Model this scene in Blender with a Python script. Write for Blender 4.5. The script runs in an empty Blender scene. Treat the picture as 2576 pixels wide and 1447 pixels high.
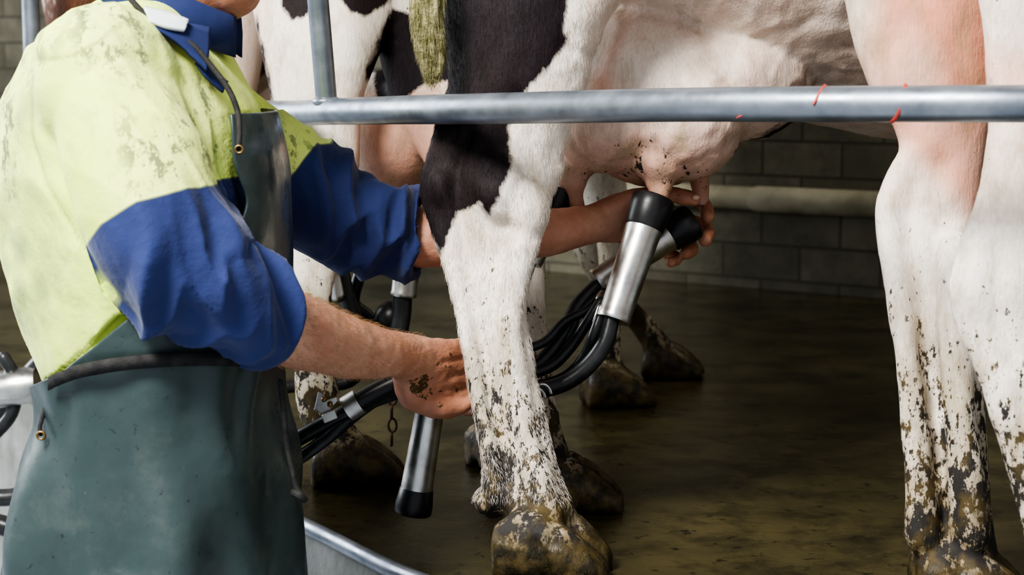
import bpy, bmesh, math, random
import numpy as np
from mathutils import Vector, Matrix, noise
random.seed(3)
sc = bpy.context.scene
# ---------------------------------------------------------------- camera survey
H=0.68; FP=4436.0; TH=math.atan((723.5-160)/FP)
CT,ST=math.cos(TH),math.sin(TH)
def W(px,py,d):
    x=(px-1288)/FP; u=-(py-723.5)/FP
    dy=u*ST+CT; dz=u*CT-ST
    s=d/dy
    return Vector((x*s,d,H+dz*s))
def F(px,py,z=0.0):
    u=-(py-723.5)/FP
    dy=u*ST+CT; dz=u*CT-ST
    s=(z-H)/dz
    return Vector(((px-1288)/FP*s,dy*s,z))
def PJ(p):
    y=p[1]; z=p[2]-H
    dep=y*CT-z*ST; up=y*ST+z*CT
    return (1288+p[0]/dep*FP, 723.5-up/dep*FP)
cam=bpy.data.cameras.new("camera"); co=bpy.data.objects.new("camera",cam)
sc.collection.objects.link(co); co.location=(0,0,H); co.rotation_euler=(math.pi/2-TH,0,0)
cam.lens=36*FP/2576; cam.sensor_width=36; cam.clip_start=0.05
cam.dof.use_dof=True; cam.dof.focus_distance=2.42; cam.dof.aperture_fstop=6.7
sc.camera=co
sc.view_settings.look='AgX - High Contrast'

# ---------------------------------------------------------------- mesh helpers
def crom(rows,k):
    A=np.array(rows,float); n=len(A); out=[]
    for i in range(n-1):
        p0=A[max(i-1,0)];p1=A[i];p2=A[i+1];p3=A[min(i+2,n-1)]
        for j in range(k):
            t=j/k
            out.append(0.5*((2*p1)+(-p0+p2)*t+(2*p0-5*p1+4*p2-p3)*t*t+(-p0+3*p1-3*p2+p3)*t**3))
    out.append(A[-1]); return out
class MB:
    def __init__(s): s.v=[]; s.f=[]
    def loft(s,secs,n=28):
        b=len(s.v); m=len(secs)
        for c,u,v,a,bb in secs:
            for i in range(n):
                t=2*math.pi*i/n
                s.v.append(tuple(Vector(c)+Vector(u)*(a*math.cos(t))+Vector(v)*(bb*math.sin(t))))
        for j in range(m-1):
            for i in range(n):
                k=(i+1)%n
                s.f.append((b+j*n+i,b+j*n+k,b+(j+1)*n+k,b+(j+1)*n+i))
        s.f.append(tuple(b+i for i in range(n))[::-1])
        s.f.append(tuple(b+(m-1)*n+i for i in range(n)))
    def legrows(s,rows,k=4,n=28):
        secs=[]
        for r in crom(rows,k):
            py,L,R,d,br=r
            c=W((L+R)/2,py,d); a=max((R-L)/2*d/FP,0.004)
            secs.append((c,(1,0,0),(0,1,0),a,a*br))
        s.loft(secs,n)
    def limb(s,pts,k=4,n=24,ref=(0,1,0)):
        R=[]
        for p in pts:
            w=W(p[0],p[1],p[2]); r=p[3]*p[2]/FP
            R.append((w.x,w.y,w.z,r,r*(p[4] if len(p)>4 else 1)))
        s.wlimb(R,k,n,ref)
    def wlimb(s,R,k=4,n=24,ref=(0,1,0),round_end=True):
        C=crom(R,k); secs=[]
        P=[Vector(c[:3]) for c in C]
        for i,c in enumerate(C):
            t=(P[min(i+1,len(P)-1)]-P[max(i-1,0)]).normalized()
            rf=Vector(ref); v=rf-t*rf.dot(t)
            if v.length<0.15:
                rf=Vector((0,0,1)); v=rf-t*rf.dot(t)
            v.normalize(); u=t.cross(v)
            secs.append((P[i],u,v,max(c[3],.0005),max(c[4],.0005)))
        if round_end:
            def cap(sec,t):
                out=[]
                for q in (0.5,0.8,0.97):
                    rr=math.sqrt(1-q*q)
                    out.append((sec[0]+t*(q*min(sec[3],sec[4])),sec[1],sec[2],sec[3]*rr,sec[4]*rr))
                return out
            t1=(P[-1]-P[-2]).normalized(); t0=(P[0]-P[1]).normalized()
            secs=cap(secs[0],t0)[::-1]+secs+cap(secs[-1],t1)
        s.loft(secs,n)
    def blob(s,c,r,ang=0,n=20,tilt=None):
        if isinstance(r,(int,float)): r=(r,r,r)
        M=Matrix.Rotation(ang,3,'Z')
        if tilt: M=M@Matrix.Rotation(tilt,3,'Y')
        secs=[]
        for j in range(1,14):
            ph=-math.pi/2+math.pi*j/14
            secs.append((Vector(c)+M@Vector((0,0,r[2]*math.sin(ph))),M@Vector((1,0,0)),M@Vector((0,1,0)),r[0]*math.cos(ph),r[1]*math.cos(ph)))
        s.loft(secs,n)
    def mesh(s,name):
        me=bpy.data.meshes.new(name); me.from_pydata(s.v,[],s.f); me.update(); return me
def link(ob,parent=None):
    sc.collection.objects.link(ob)
    if parent: ob.parent=parent
    return ob
def empty(name,loc=(0,0,0)):
    e=bpy.data.objects.new(name,None); e.empty_display_size=.1; sc.collection.objects.link(e); return e
def smooth(me):
    me.polygons.foreach_set('use_smooth',[True]*len(me.polygons))
def finish(mb,name,voxel,sm,parent,mat,factor=.5):
    me=mb.mesh(name); bm=bmesh.new(); bm.from_mesh(me); bmesh.ops.recalc_face_normals(bm,faces=bm.faces); bm.to_mesh(me); bm.free()
    ob=link(bpy.data.objects.new(name,me))
    m=ob.modifiers.new('r','REMESH'); m.mode='VOXEL'; m.voxel_size=voxel
    m2=ob.modifiers.new('s','SMOOTH'); m2.iterations=sm; m2.factor=factor
    dg=bpy.context.evaluated_depsgraph_get(); dg.update()
    nm=bpy.data.meshes.new_from_object(ob.evaluated_get(dg))
    ob.modifiers.clear(); ob.data=nm; nm.name=name; smooth(nm)
    nm.materials.clear(); nm.materials.append(mat)
    if parent: ob.parent=parent
    return ob
def simple(mb,name,parent,mat,sm=True,sub=0):
    me=mb.mesh(name); bm=bmesh.new(); bm.from_mesh(me); bmesh.ops.recalc_face_normals(bm,faces=bm.faces); bm.to_mesh(me); bm.free()
    if sm: smooth(me)
    me.materials.append(mat); ob=link(bpy.data.objects.new(name,me),parent)
    if sub: 
        m=ob.modifiers.new('s','SUBSURF'); m.levels=sub; m.render_levels=sub
    return ob
def coords(me):
    a=np.empty(len(me.vertices)*3); me.vertices.foreach_get('co',a); return a.reshape(-1,3)
def normals(me):
    a=np.empty(len(me.vertices)*3); me.vertex_normals.foreach_get('vector',a); return a.reshape(-1,3)
def setco(me,a): me.vertices.foreach_set('co',a.ravel()); me.update()
def attr(me,name,val):
    at=me.attributes.get(name) or me.attributes.new(name,'FLOAT','POINT')
    at.data.foreach_set('value',np.asarray(val,dtype=np.float32))
def sdf(P,poly,d,closed=True):
    Q=np.array([[w.x,w.z] for w in (W(x,y,d) for x,y in poly)])
    X=P[:,[0,2]]; dist=np.full(len(X),1e9); ins=np.zeros(len(X),bool)
    n=len(Q)
    for i in range(n if closed else n-1):
        a=Q[i]; b=Q[(i+1)%n]; ab=b-a
        t=np.clip(((X-a)@ab)/(ab@ab),0,1)
        dd=np.linalg.norm(X-(a+t[:,None]*ab),axis=1); dist=np.minimum(dist,dd)
        c=((a[1]>X[:,1])!=(b[1]>X[:,1]))
        with np.errstate(divide='ignore',invalid='ignore'):
            xi=(b[0]-a[0])*(X[:,1]-a[1])/(b[1]-a[1])+a[0]
        ins^=(c&(X[:,0]<xi))
    return np.where(ins,dist,-dist) if closed else dist
def nz(P,f,off=0):
    return np.array([noise.noise((p[0]*f[0]+off,p[1]*f[1]+off,p[2]*f[2])) for p in P])
def sstep(x,a,b):
    t=np.clip((x-a)/(b-a),0,1); return t*t*(3-2*t)
def groove(P,N,path,d,depth,sig,ymax):
    q=sdf(P,path,d,False); m=np.exp(-(q/sig)**2)*(P[:,1]<ymax)*np.clip(-N[:,1],0,1)
    return -depth*m

# ---------------------------------------------------------------- materials
class NT:
    def __init__(s,name):
        s.m=bpy.data.materials.new(name); s.m.use_nodes=True; s.t=s.m.node_tree
        s.b=s.t.nodes['Principled BSDF']; s.tc=s.t.nodes.new('ShaderNodeTexCoord')
    def l(s,a,b): s.t.links.new(a,b)
    def map(s,scale,out='Object'):
        n=s.t.nodes.new('ShaderNodeMapping'); n.inputs['Scale'].default_value=scale; s.l(s.tc.outputs[out],n.inputs[0]); return n.outputs[0]
    def noise(s,scale,detail=4,rough=.55,vec=None,dist=0):
        n=s.t.nodes.new('ShaderNodeTexNoise'); n.inputs['Scale'].default_value=scale; n.inputs['Detail'].default_value=detail
        n.inputs['Roughness'].default_value=rough; n.inputs['Distortion'].default_value=dist
        s.l(vec if vec else s.tc.outputs['Object'],n.inputs['Vector']); return n.outputs['Fac']
    def ramp(s,fac,stops):
        n=s.t.nodes.new('ShaderNodeValToRGB'); e=n.color_ramp.elements
        while len(e)<len(stops): e.new(.5)
        for i,(p,c) in enumerate(stops):
            e[i].position=p; e[i].color=(c,c,c,1) if isinstance(c,(int,float)) else (*c,1)
        s.l(fac,n.inputs[0]); return n.outputs[0]
    def mix(s,fac,a,b,mode='MIX'):
        n=s.t.nodes.new('ShaderNodeMix'); n.data_type='RGBA'; n.blend_type=mode
        for k,v in ((0,fac),(6,a),(7,b)):
            if isinstance(v,(int,float)): n.inputs[k].default_value=v
            elif isinstance(v,tuple): n.inputs[k].default_value=(*v,1)
            else: s.l(v,n.inputs[k])
        return n.outputs[2]
    def math(s,op,a,b=0,clamp=False):
        n=s.t.nodes.new('ShaderNodeMath'); n.operation=op; n.use_clamp=clamp
        for k,v in ((0,a),(1,b)):
            if isinstance(v,(int,float)): n.inputs[k].default_value=v
            else: s.l(v,n.inputs[k])
        return n.outputs[0]
    def at(s,name):
        n=s.t.nodes.new('ShaderNodeAttribute'); n.attribute_name=name; return n.outputs['Fac']
    def bump(s,h,strength=.3,dist=.005,prev=None):
        n=s.t.nodes.new('ShaderNodeBump'); n.inputs['Strength'].default_value=strength; n.inputs['Distance'].default_value=dist
        s.l(h,n.inputs['Height'])
        if prev: s.l(prev,n.inputs['Normal'])
        s.l(n.outputs[0],s.b.inputs['Normal']); return n.outputs[0]
    def set(s,**k):
        for a,v in k.items():
            i=s.b.inputs[a.replace('_',' ')]
            if isinstance(v,tuple): i.default_value=(*v,1)
            elif isinstance(v,(int,float)): i.default_value=v
            else: s.l(v,i)
def proc(name,c1,c2,scale=20,rough=.5,bump=.2,bs=80,metal=0,dist=.002,lo=.35,hi=.65,**k):
    n=NT(name); f=n.ramp(n.noise(scale,6),[(lo,0),(hi,1)])
    n.set(Base_Color=n.mix(f,c1,c2),Roughness=rough,Metallic=metal,**k)
    if bump: n.bump(n.noise(bs,5),bump,dist)
    return n.m
def cowmat(name,white=(.87,.81,.72),dark=(.010,.006,.008),pinkc=(.54,.24,.16)):
    n=NT(name)
    hv=n.map((1,1,.25))
    hair=n.noise(260,3,.6,hv)
    d=n.at('dirt')
    base=n.mix(n.ramp(n.noise(9,5),[(.4,0),(.7,.6)]),white,tuple(c*s for c,s in zip(white,(.84,.75,.67))))
    base=n.mix(n.math('MULTIPLY',n.ramp(hair,[(.35,0),(.75,1)]),.4),base,(.50,.41,.33))
    base=n.mix(n.at('pink'),base,n.mix(n.ramp(n.noise(16,5),[(.35,0),(.65,1)]),pinkc,tuple(min(1,c*1.35) for c in pinkc)))
    film=n.math('MULTIPLY',n.ramp(n.math('ADD',n.noise(24,6,.7,n.map((1,1,.4))),n.math('MULTIPLY',d,.24)),[(.54,0),(.76,1)]),.68)
    base=n.mix(film,base,(.32,.25,.14))
    edge=n.math('ADD',n.at('dark'),n.math('MULTIPLY',n.math('SUBTRACT',n.noise(45,5,.7,n.map((1,1,.5))),.5),.026))
    dm=n.ramp(n.math('ADD',n.math('MULTIPLY',edge,150),.5,True),[(0,0),(1,1)])
    dk=n.mix(n.ramp(hair,[(.4,0),(.8,1)]),dark,tuple(c*2.2 for c in dark))
    dk=n.mix(n.ramp(n.noise(6,4),[(.45,0),(.75,.6)]),dk,(.028,.013,.011))
    base=n.mix(dm,base,dk)
    gm=n.math('MULTIPLY',n.at('grey'),n.ramp(n.noise(28,5,.7,n.map((1,1,.6))),[(.38,0),(.6,.9)]))
    base=n.mix(gm,base,(.15,.125,.11))
    ol=n.math('MULTIPLY',n.at('olive'),n.ramp(n.noise(35,6,.7),[(.3,.45),(.6,1)]))
    base=n.mix(ol,base,n.mix(n.ramp(n.noise(20,4),[(.4,0),(.6,1)]),(.075,.056,.018),(.20,.135,.045)))
    s1=n.ramp(n.math('ADD',n.noise(58,6,.7,n.map((1,1,.55))),n.math('MULTIPLY',d,.27)),[(.725,0),(.755,1)])
    s2=n.ramp(n.math('ADD',n.noise(150,3,.6,n.map((1,1,.6))),n.math('MULTIPLY',d,.25)),[(.77,0),(.81,1)])
    s12=n.math('MULTIPLY',n.math('MAXIMUM',s1,s2),n.math('SUBTRACT',1,n.math('MULTIPLY',dm,.75)))
    base=n.mix(s12,base,n.mix(n.ramp(n.noise(30,3),[(.45,0),(.6,1)]),(.035,.031,.028),(.095,.068,.028)))
    hf=n.at('hoof')
    base=n.mix(hf,base,n.mix(n.ramp(n.noise(40,6),[(.4,0),(.65,1)]),(.028,.023,.012),(.12,.085,.035)))
    n.set(Base_Color=base,Roughness=n.math('SUBTRACT',.72,n.math('MULTIPLY',hf,.42)),Specular_IOR_Level=.35)
    b1=n.bump(hair,.35,.003)
    b2=n.bump(n.noise(60,5,.7),.25,.004,b1)
    n.bump(s1,.5,.002,b2)
    return n.m
M_cow=cowmat('cow_hide'); M_cow2=cowmat('cow_hide_patched'); M_cow4=cowmat('cow_hide_brown',dark=(.10,.04,.02))
n=NT('skin'); f=n.noise(14,5); 
sk=n.mix(n.ramp(f,[(.35,0),(.65,1)]),(.64,.36,.25),(.50,.23,.15))
sk=n.mix(n.ramp(n.noise(120,4,.7),[(.55,0),(.75,.5)]),sk,(.34,.15,.08))
sk=n.mix(n.at('red'),sk,(.54,.24,.14))
mk=n.ramp(n.math('ADD',n.noise(70,5,.7),n.math('MULTIPLY',n.at('muck'),.28)),[(.72,0),(.77,1)])
sk=n.mix(mk,sk,(.10,.065,.02))
n.set(Base_Color=sk,Roughness=.48,Subsurface_Weight=.08,Subsurface_Scale=.01)
b=n.bump(n.noise(300,3),.3,.001); n.bump(n.noise(55,6,.65,n.map((1,1,2))),.5,.003,b); M_skin=n.m
n=NT('hi_vis_shirt')
yl=n.mix(n.ramp(n.noise(5,5),[(.35,0),(.7,1)]),(.74,.92,.16),(.86,.94,.34))
yl=n.mix(n.ramp(n.noise(6,7,.72,None,.6),[(.51,0),(.68,.65)]),yl,(.27,.33,.16))
sm2=n.math('MULTIPLY',n.ramp(n.noise(40,6,.75,n.map((1,1,.6))),[(.52,0),(.58,.85)]),n.ramp(n.noise(5,3),[(.47,0),(.57,1)]))
yl=n.mix(sm2,yl,(.13,.15,.08))
yl=n.mix(n.at('dust'),yl,(.15,.18,.12))
yl=n.mix(n.at('seam'),yl,(.30,.36,.10))
nv=n.mix(n.ramp(n.noise(8,5),[(.3,0),(.7,1)]),(.018,.031,.115),(.031,.049,.165))
edge=n.ramp(n.math('ADD',n.math('MULTIPLY',n.at('navy'),400),.5,True),[(0,0),(1,1)])
seam=n.math('LESS_THAN',n.math('ABSOLUTE',n.at('navy')),.0012)
colr=n.mix(edge,yl,nv); colr=n.mix(n.math('MULTIPLY',seam,.5),colr,(.02,.03,.08))
n.set(Base_Color=colr,Roughness=.85,Sheen_Weight=.12)
b=n.bump(n.noise(600,2),.15,.0006); n.bump(n.noise(16,5,.6),.55,.008,b); M_shirt=n.m
M_navy=proc('navy_cloth',(.016,.028,.105),(.026,.042,.14),15,.85,.3,40)
M_white=proc('white_cloth',(.75,.78,.8),(.6,.64,.68),15,.85,.2,40)
n=NT('apron_pvc')
c=n.mix(n.ramp(n.noise(4,6,.6),[(.35,0),(.65,1)]),(.026,.045,.045),(.042,.066,.063))
c=n.mix(n.ramp(n.noise(9,8,.72),[(.54,0),(.72,.5)]),c,(.095,.11,.095))
c=n.mix(n.ramp(n.noise(70,5,.7),[(.62,0),(.68,.7)]),c,(.012,.015,.014))
c=n.mix(n.ramp(n.noise(90,5,.75,n.map((1,1,.5))),[(.66,0),(.72,.5)]),c,(.14,.13,.09))
n.set(Base_Color=c,Roughness=n.ramp(n.noise(13,6,.65),[(.35,.2),(.65,.48)]),Specular_IOR_Level=.7)
b=n.bump(n.noise(6,3),.5,.02); n.bump(n.noise(40,5),.15,.003,b); M_apron=n.m
M_strap=proc('black_webbing',(.012,.012,.012),(.035,.033,.03),60,.8,.5,300)
M_rubber=proc('black_rubber',(.010,.010,.011),(.024,.024,.024),30,.38,.12,60)
M_hose=proc('hose_rubber',(.012,.013,.014),(.045,.047,.047),25,.32,.15,80)
n=NT('stainless'); n.set(Base_Color=n.mix(n.ramp(n.noise(20,6,.7),[(.4,0),(.7,1)]),(.68,.67,.64),(.44,.43,.40)),Metallic=1.0,Roughness=n.ramp(n.noise(35,5),[(.3,.26),(.7,.46)]))
n.bump(n.noise(400,2,.5,n.map((1,1,.05))),.06,.0005); M_steel=n.m
n=NT('galvanised_pipe')
c=n.mix(n.ramp(n.noise(14,6,.6),[(.35,0),(.7,1)]),(.19,.215,.25),(.35,.38,.42))
n.set(Base_Color=c,Metallic=.75,Roughness=n.ramp(n.noise(25,5),[(.3,.32),(.7,.52)])); n.bump(n.noise(90,4),.12,.001); M_galv=n.m
M_red=proc('red_paint_mark',(.50,.06,.04),(.30,.06,.05),60,.5,.1)
M_brass=proc('brass',(.35,.23,.10),(.18,.12,.06),60,.45,.1,80,1)
# floor
n=NT('wet_concrete')
c=n.mix(n.ramp(n.noise(2.2,7,.65),[(.35,0),(.65,1)]),(.036,.030,.014),(.095,.078,.034))
c=n.mix(n.ramp(n.noise(7,7,.7),[(.46,0),(.64,.85)]),c,(.015,.012,.006))
c=n.mix(n.ramp(n.noise(34,5,.7),[(.60,0),(.64,.85)]),c,(.009,.008,.005))
wet=n.ramp(n.noise(3.5,6,.6),[(.42,.04),(.62,.24)])
n.set(Base_Color=c,Roughness=wet,Specular_IOR_Level=.5)
b=n.bump(n.noise(160,5,.7),.25,.002); n.bump(n.noise(22,5,.6),.28,.005,b); M_floor=n.m
M_pit=proc('pit_concrete',(.36,.36,.34),(.18,.18,.16),7,.6,.5,60,dist=.004)
M_pitf=proc('pit_floor',(.40,.43,.48),(.25,.27,.31),4,.3,.4,60,dist=.004)
n=NT('block_wall')
br=n.t.nodes.new('ShaderNodeTexBrick'); br.inputs['Scale'].default_value=1; br.inputs['Brick Width'].default_value=.26; br.inputs['Row Height'].default_value=.105
br.inputs['Mortar Size'].default_value=.006; br.inputs['Mortar Smooth'].default_value=.5; br.inputs['Color1'].default_value=(.22,.20,.145,1); br.inputs['Color2'].default_value=(.145,.132,.092,1); br.inputs['Mortar'].default_value=(.085,.076,.053,1)
mp=n.t.nodes.new('ShaderNodeMapping'); mp.inputs['Rotation'].default_value=(math.pi/2,0,0); n.l(n.tc.outputs['Object'],mp.inputs[0]); n.l(mp.outputs[0],br.inputs['Vector'])
c=n.mix(n.ramp(n.noise(5,7,.7),[(.38,0),(.66,.75)]),br.outputs['Color'],(.06,.057,.036))
n.set(Base_Color=c,Roughness=.8); b=n.bump(br.outputs['Fac'],-.5,.006); n.bump(n.noise(60,5),.4,.004,b); M_wall=n.m
M_ledge=proc('ledge_cement',(.50,.46,.34),(.27,.25,.17),9,.8,.4,60)
M_blocker=proc('blocker_sheet',(.10,.10,.10),(.07,.07,.07),3,.7,.1,40)  # for the added overhead slab that blocks sky light
M_furw=proc('fur_white',(.82,.76,.68),(.64,.56,.48),60,.7,0); M_furd=proc('fur_dark',(.022,.015,.014),(.011,.008,.008),60,.6,0)

# ---------------------------------------------------------------- place
edge_pts=[(-2.5,9.5),(-2.45,6.9),(-1.95,5.1),(-1.06,3.72)]
e1=F(735,1288); e2=F(1085,1447+4)
edge_pts+=[(e1.x,e1.y),(e2.x,e2.y),(.30,1.83),(.9,1.42),(1.9,1.12),(3.6,1.0)]
E=[Vector((p[0],p[1],0)) for p in crom(edge_pts,10)]
def slab(name,top,zt,zb,mat,sidemat=None):
    bm=bmesh.new(); vt=[bm.verts.new((p[0],p[1],zt)) for p in top]; vb=[bm.verts.new((p[0],p[1],zb)) for p in top]
    bm.faces.new(vt); bm.faces.new(vb[::-1]); n_=len(top)
    for i in range(n_):
        f=bm.faces.new((vt[i],vb[i],vb[(i+1)%n_],vt[(i+1)%n_])); f.material_index=1 if sidemat else 0
    bmesh.ops.recalc_face_normals(bm,faces=bm.faces)
    me=bpy.data.meshes.new(name); bm.to_mesh(me); bm.free(); me.materials.append(mat)
    if sidemat: me.materials.append(sidemat)
    return link(bpy.data.objects.new(name,me))
slab('floor',[(p.x,p.y) for p in E]+[(5,1.0),(5,9.5)],0,-.75,M_floor,M_pit)
slab('floor_pit',[(-6,-2.5),(6,-2.5),(6,9.5),(-6,9.5)],-.75,-.85,M_pitf)
def tube_path(name,pts,r,mat,parent=None,k=8,n=16,res=True):
    mb=MB(); R=[(p[0],p[1],p[2],(p[3] if len(p)>3 else r),(p[3] if len(p)>3 else r)) for p in pts]
    mb.wlimb(R,k if len(pts)>2 else 1,n)
    return simple(mb,name,parent,mat)
tube_path('trim_1',[(p.x,p.y,-.012) for p in E[::2]],.0125,M_galv,k=2)
# back wall
p1=F(1450,688); p2=F(2230,752); dr=(p2-p1).normalized(); ang=math.atan2(dr.y,dr.x)
def boxobj(name,sx,sy,sz,loc,rot,mat,bev=0):
    bm=bmesh.new(); bmesh.ops.create_cube(bm,size=1); bmesh.ops.scale(bm,vec=(sx,sy,sz),verts=bm.verts)
    me=bpy.data.meshes.new(name); bm.to_mesh(me); bm.free(); me.materials.append(mat)
    ob=link(bpy.data.objects.new(name,me)); ob.location=loc; ob.rotation_euler=(0,0,rot); return ob
mid=(p1+p2)/2; nrm=Vector((-dr.y,dr.x,0))
boxobj('wall_back',9,.2,3.0,mid+nrm*.1+Vector((0,0,1.5)),ang,M_wall)
lz=W(2000,497,mid.y-.05).z
lp=mid-nrm*.03
a_=lp-dr*4; b_=lp+dr*4
def seg(a,b): return [(a.x,a.y,lz),(b.x,b.y,lz)]
j_=lp+dr*((W(1885,497,mid.y).x-lp.x)/dr.x)
ledge=empty('wall_ledge_pipe')
tube_path('pipe_section_1',seg(a_,j_-dr*.012),.036,M_ledge,ledge,n=20); tube_path('pipe_section_2',seg(j_+dr*.012,b_),.039,M_ledge,ledge,n=20)
tube_path('joint',seg(j_-dr*.02,j_+dr*.02),.03,M_wall,ledge)
slab('ceiling_blocker',[(-6,1.2),(6,1.2),(6,9.5),(-6,9.5)],3.1,3.0,M_blocker)  # unseen shed roof, added to darken reflections in the wet floor

# rails
rail=empty('stall_rail')
RP=[W(85,250,3.75),W(420,272,3.25),W(700,284,2.84),W(830,281,2.66),W(1000,277,2.46),W(1125,275,2.335),W(1300,272,2.23),W(1700,264,2.06),W(2100,262,1.95),W(2600,261,1.86),W(3300,262,1.84)]
tube_path('horizontal_rail',RP,.0198,M_galv,rail,n=24)
RC=[Vector(q) for q in crom([tuple(q) for q in RP],40)]
for px,span,w_ in ((2262,24,.0042),(2052,13,.0034),(1865,5,.0026)):
    c=min(RC,key=lambda q:abs(PJ(q)[0]-px)); mb=MB(); R=[]
    for i in range(8):
        a0=math.radians((-75 if px>1900 else 20)+i*span*(.9 if px>2200 else .8))
        R.append((c.x+.008-.0022*i,c.y-.0198*math.cos(a0),c.z-.0198*math.sin(a0),w_-.0003*i,.0018))
    mb.wlimb(R,3,10,ref=(0,-1,0)); simple(mb,'red_mark',rail,M_red)
b0=W(822,262,2.67); t0=W(800,0,2.67)
tt=b0+(t0-b0).normalized()*1.6
tube_path('upright',[b0,tt],.0162,M_galv,rail,n=24)
mb=MB(); mb.blob(b0+Vector((0,0,.004)),(.022,.022,.010)); simple(mb,'weld',rail,M_galv)
q=RP[0]; tube_path('post_far',[(q.x,q.y,0),(q.x,q.y,2.2)],.018,M_galv,rail,n=24)
q=RP[-1]; tube_path('post_near',[(q.x,q.y,0),(q.x,q.y,q.z)],.02,M_galv,rail,n=24)

# ---------------------------------------------------------------- cows
TR=[(-.34,.06,1.08,1.24),(-.28,.15,.98,1.32),(-.12,.24,.86,1.38),(.05,.28,.76,1.39),(.25,.31,.64,1.38),(.5,.34,.565,1.36),(.8,.34,.545,1.36),(1.05,.29,.57,1.38),(1.25,.23,.66,1.37),(1.42,.16,.86,1.36),(1.6,.12,1.02,1.40),(1.78,.10,1.12,1.46)]
def trunk(mb,ox,oy,ang,head=True,tr=TR,dz=0):
    h=Vector((math.cos(ang),math.sin(ang),0)); p=Vector((h.y,-h.x,0))
    secs=[]
    for t,w,zb,zt in crom(tr,4):
        secs.append((Vector((ox,oy,dz))+h*t+Vector((0,0,(zb+zt)/2)),p,(0,0,1),w,(zt-zb)/2))
    mb.loft(secs,36)
    if head:
        o=Vector((ox,oy,dz)); 
        def L(t,s,z): q=o+h*t+p*s; return (q.x,q.y,q.z+z)
        mb.wlimb([(*L(1.72,0,1.36),.10,.09),(*L(1.86,0,1.36),.115,.10),(*L(1.98,0,1.23),.09,.085),(*L(2.09,0,1.09),.062,.07),(*L(2.15,0,1.00),.058,.07)],4,20,ref=tuple(p))
        for s in (-1,1):
            mb.wlimb([(*L(1.80,.09*s,1.42),.02,.015),(*L(1.78,.17*s,1.42),.04,.012),(*L(1.76,.24*s,1.39),.015,.008)],3,12)
        for s in (-1,1): mb.blob(L(.12,.2*s,1.34),(.08,.08,.06))
def foreleg(mb,x,y,top=.75):
    mb.wlimb([(x-.02,y-.02,top,.075,.07),(x,y,.52,.055,.05),(x+.01,y,.36,.045,.042),(x,y,.30,.036,.034),(x,y,.16,.026,.027),(x+.01,y,.10,.034,.034),(x+.03,y,.06,.036,.036)],4,18,ref=(0,1,0))
def claws(mb,c,ang,L=.13,w=.028,hh=.075,gap=.029):
    h=Vector((math.cos(ang),math.sin(ang),0)); p=Vector((h.y,-h.x,0))
    for s in (-1,1):
        secs=[]
        for q,ww,zz in ((-.5,.5,.5),(-.47,.85,.8),(-.3,1,1.0),(-.05,1.05,1.0),(.2,1,.78),(.38,.85,.52),(.5,.55,.3),(.54,.2,.18)):
            cc=Vector(c)+h*(q*L)+p*(s*gap*(1-.15*abs(q)))
            secs.append((cc+Vector((0,0,hh*zz/2)),p,(0,0,1),w*ww,hh*zz/2+.004))
        mb.loft(secs,18)
def zero(me,*names):
    for k in names: attr(me,k,np.zeros(len(me.vertices)))
def feet_attr(P,feet,hz=.062):
    hoof=np.zeros(len(P)); 
    for (fx,fy,fh) in feet:
        dd=np.hypot(P[:,0]-fx,P[:,1]-fy)
        hoof=np.maximum(hoof,(1-sstep(P[:,2],fh-.012,fh+.008))*(dd<.2))
    return hoof
def hairs(name,P,N,cnt,sel,dirv,length,parent,mat,lift=.38,rad=.00016,jit=.25):
    idx=np.where(sel)[0]
    if len(idx)==0: return
    rng=np.random.default_rng(2); idx=rng.choice(idx,cnt,True)
    cu=bpy.data.curves.new(name,'CURVE'); cu.dimensions='3D'; cu.bevel_depth=rad; cu.bevel_resolution=0
    for i in idx:
        n_=Vector(N[i]); off=Vector(rng.normal(0,.002,3)); off-=n_*off.dot(n_); p=Vector(P[i])+off
        dv=Vector(dirv)+Vector(rng.normal(0,jit,3)); dv=(dv-n_*dv.dot(n_)).normalized()
        L=length*rng.uniform(.6,1.2); sp=cu.splines.new('POLY'); sp.points.add(2)
        co_=[]
        for j,(a,b_) in enumerate(((0,-.05),(.5,lift*.75),(1,lift))):
            q=p+dv*(L*a)+n_*(L*b_); co_+= [q.x,q.y,q.z,1]
        sp.points.foreach_set('co',co_); sp.points[1].radius=.7; sp.points[2].radius=.25
    cu.materials.append(mat); return link(bpy.data.objects.new(name,cu),parent)
A=math.radians
# ---- main cow
cow=empty('dairy_cow'); mb=MB()
trunk(mb,.13,2.60,A(28))
main_rows=[(-860,1200,1800,2.52,.35),(-500,1120,1900,2.50,.42),(-200,1100,1740,2.47,.5),(0,1106,1560,2.44,.66),(120,1120,1502,2.43,.72),(240,1125,1462,2.42,.72),(320,1110,1433,2.415,.66),(400,1078,1424,2.41,.52),(480,1060,1402,2.40,.46),(560,1083,1372,2.395,.46),(640,1113,1350,2.39,.50),(720,1136,1333,2.38,.58),(800,1160,1326,2.37,.66),(900,1185,1340,2.36,.68),(1000,1205,1360,2.35,.66),(1100,1225,1385,2.34,.66),(1180,1230,1407,2.335,.70),(1250,1238,1435,2.33,.72),(1310,1266,1462,2.33,.72),(1370,1268,1490,2.33,.74)]
mb.legrows(main_rows,5,32)
mb.limb([(1150,240,2.42,34),(1108,380,2.405,34),(1085,470,2.40,34,.9),(1118,580,2.385,30,1),(1150,700,2.37,26,1),(1182,850,2.352,25,1.05),(1212,1000,2.335,26,1.05),(1240,1150,2.32,30,1),(1250,1235,2.32,36)],4,16)
mb.limb([(1330,560,2.37,40),(1300,680,2.355,36),(1282,800,2.345,34),(1292,950,2.335,34),(1320,1100,2.32,36),(1350,1200,2.31,42),(1380,1290,2.305,46)],4,16)
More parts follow.
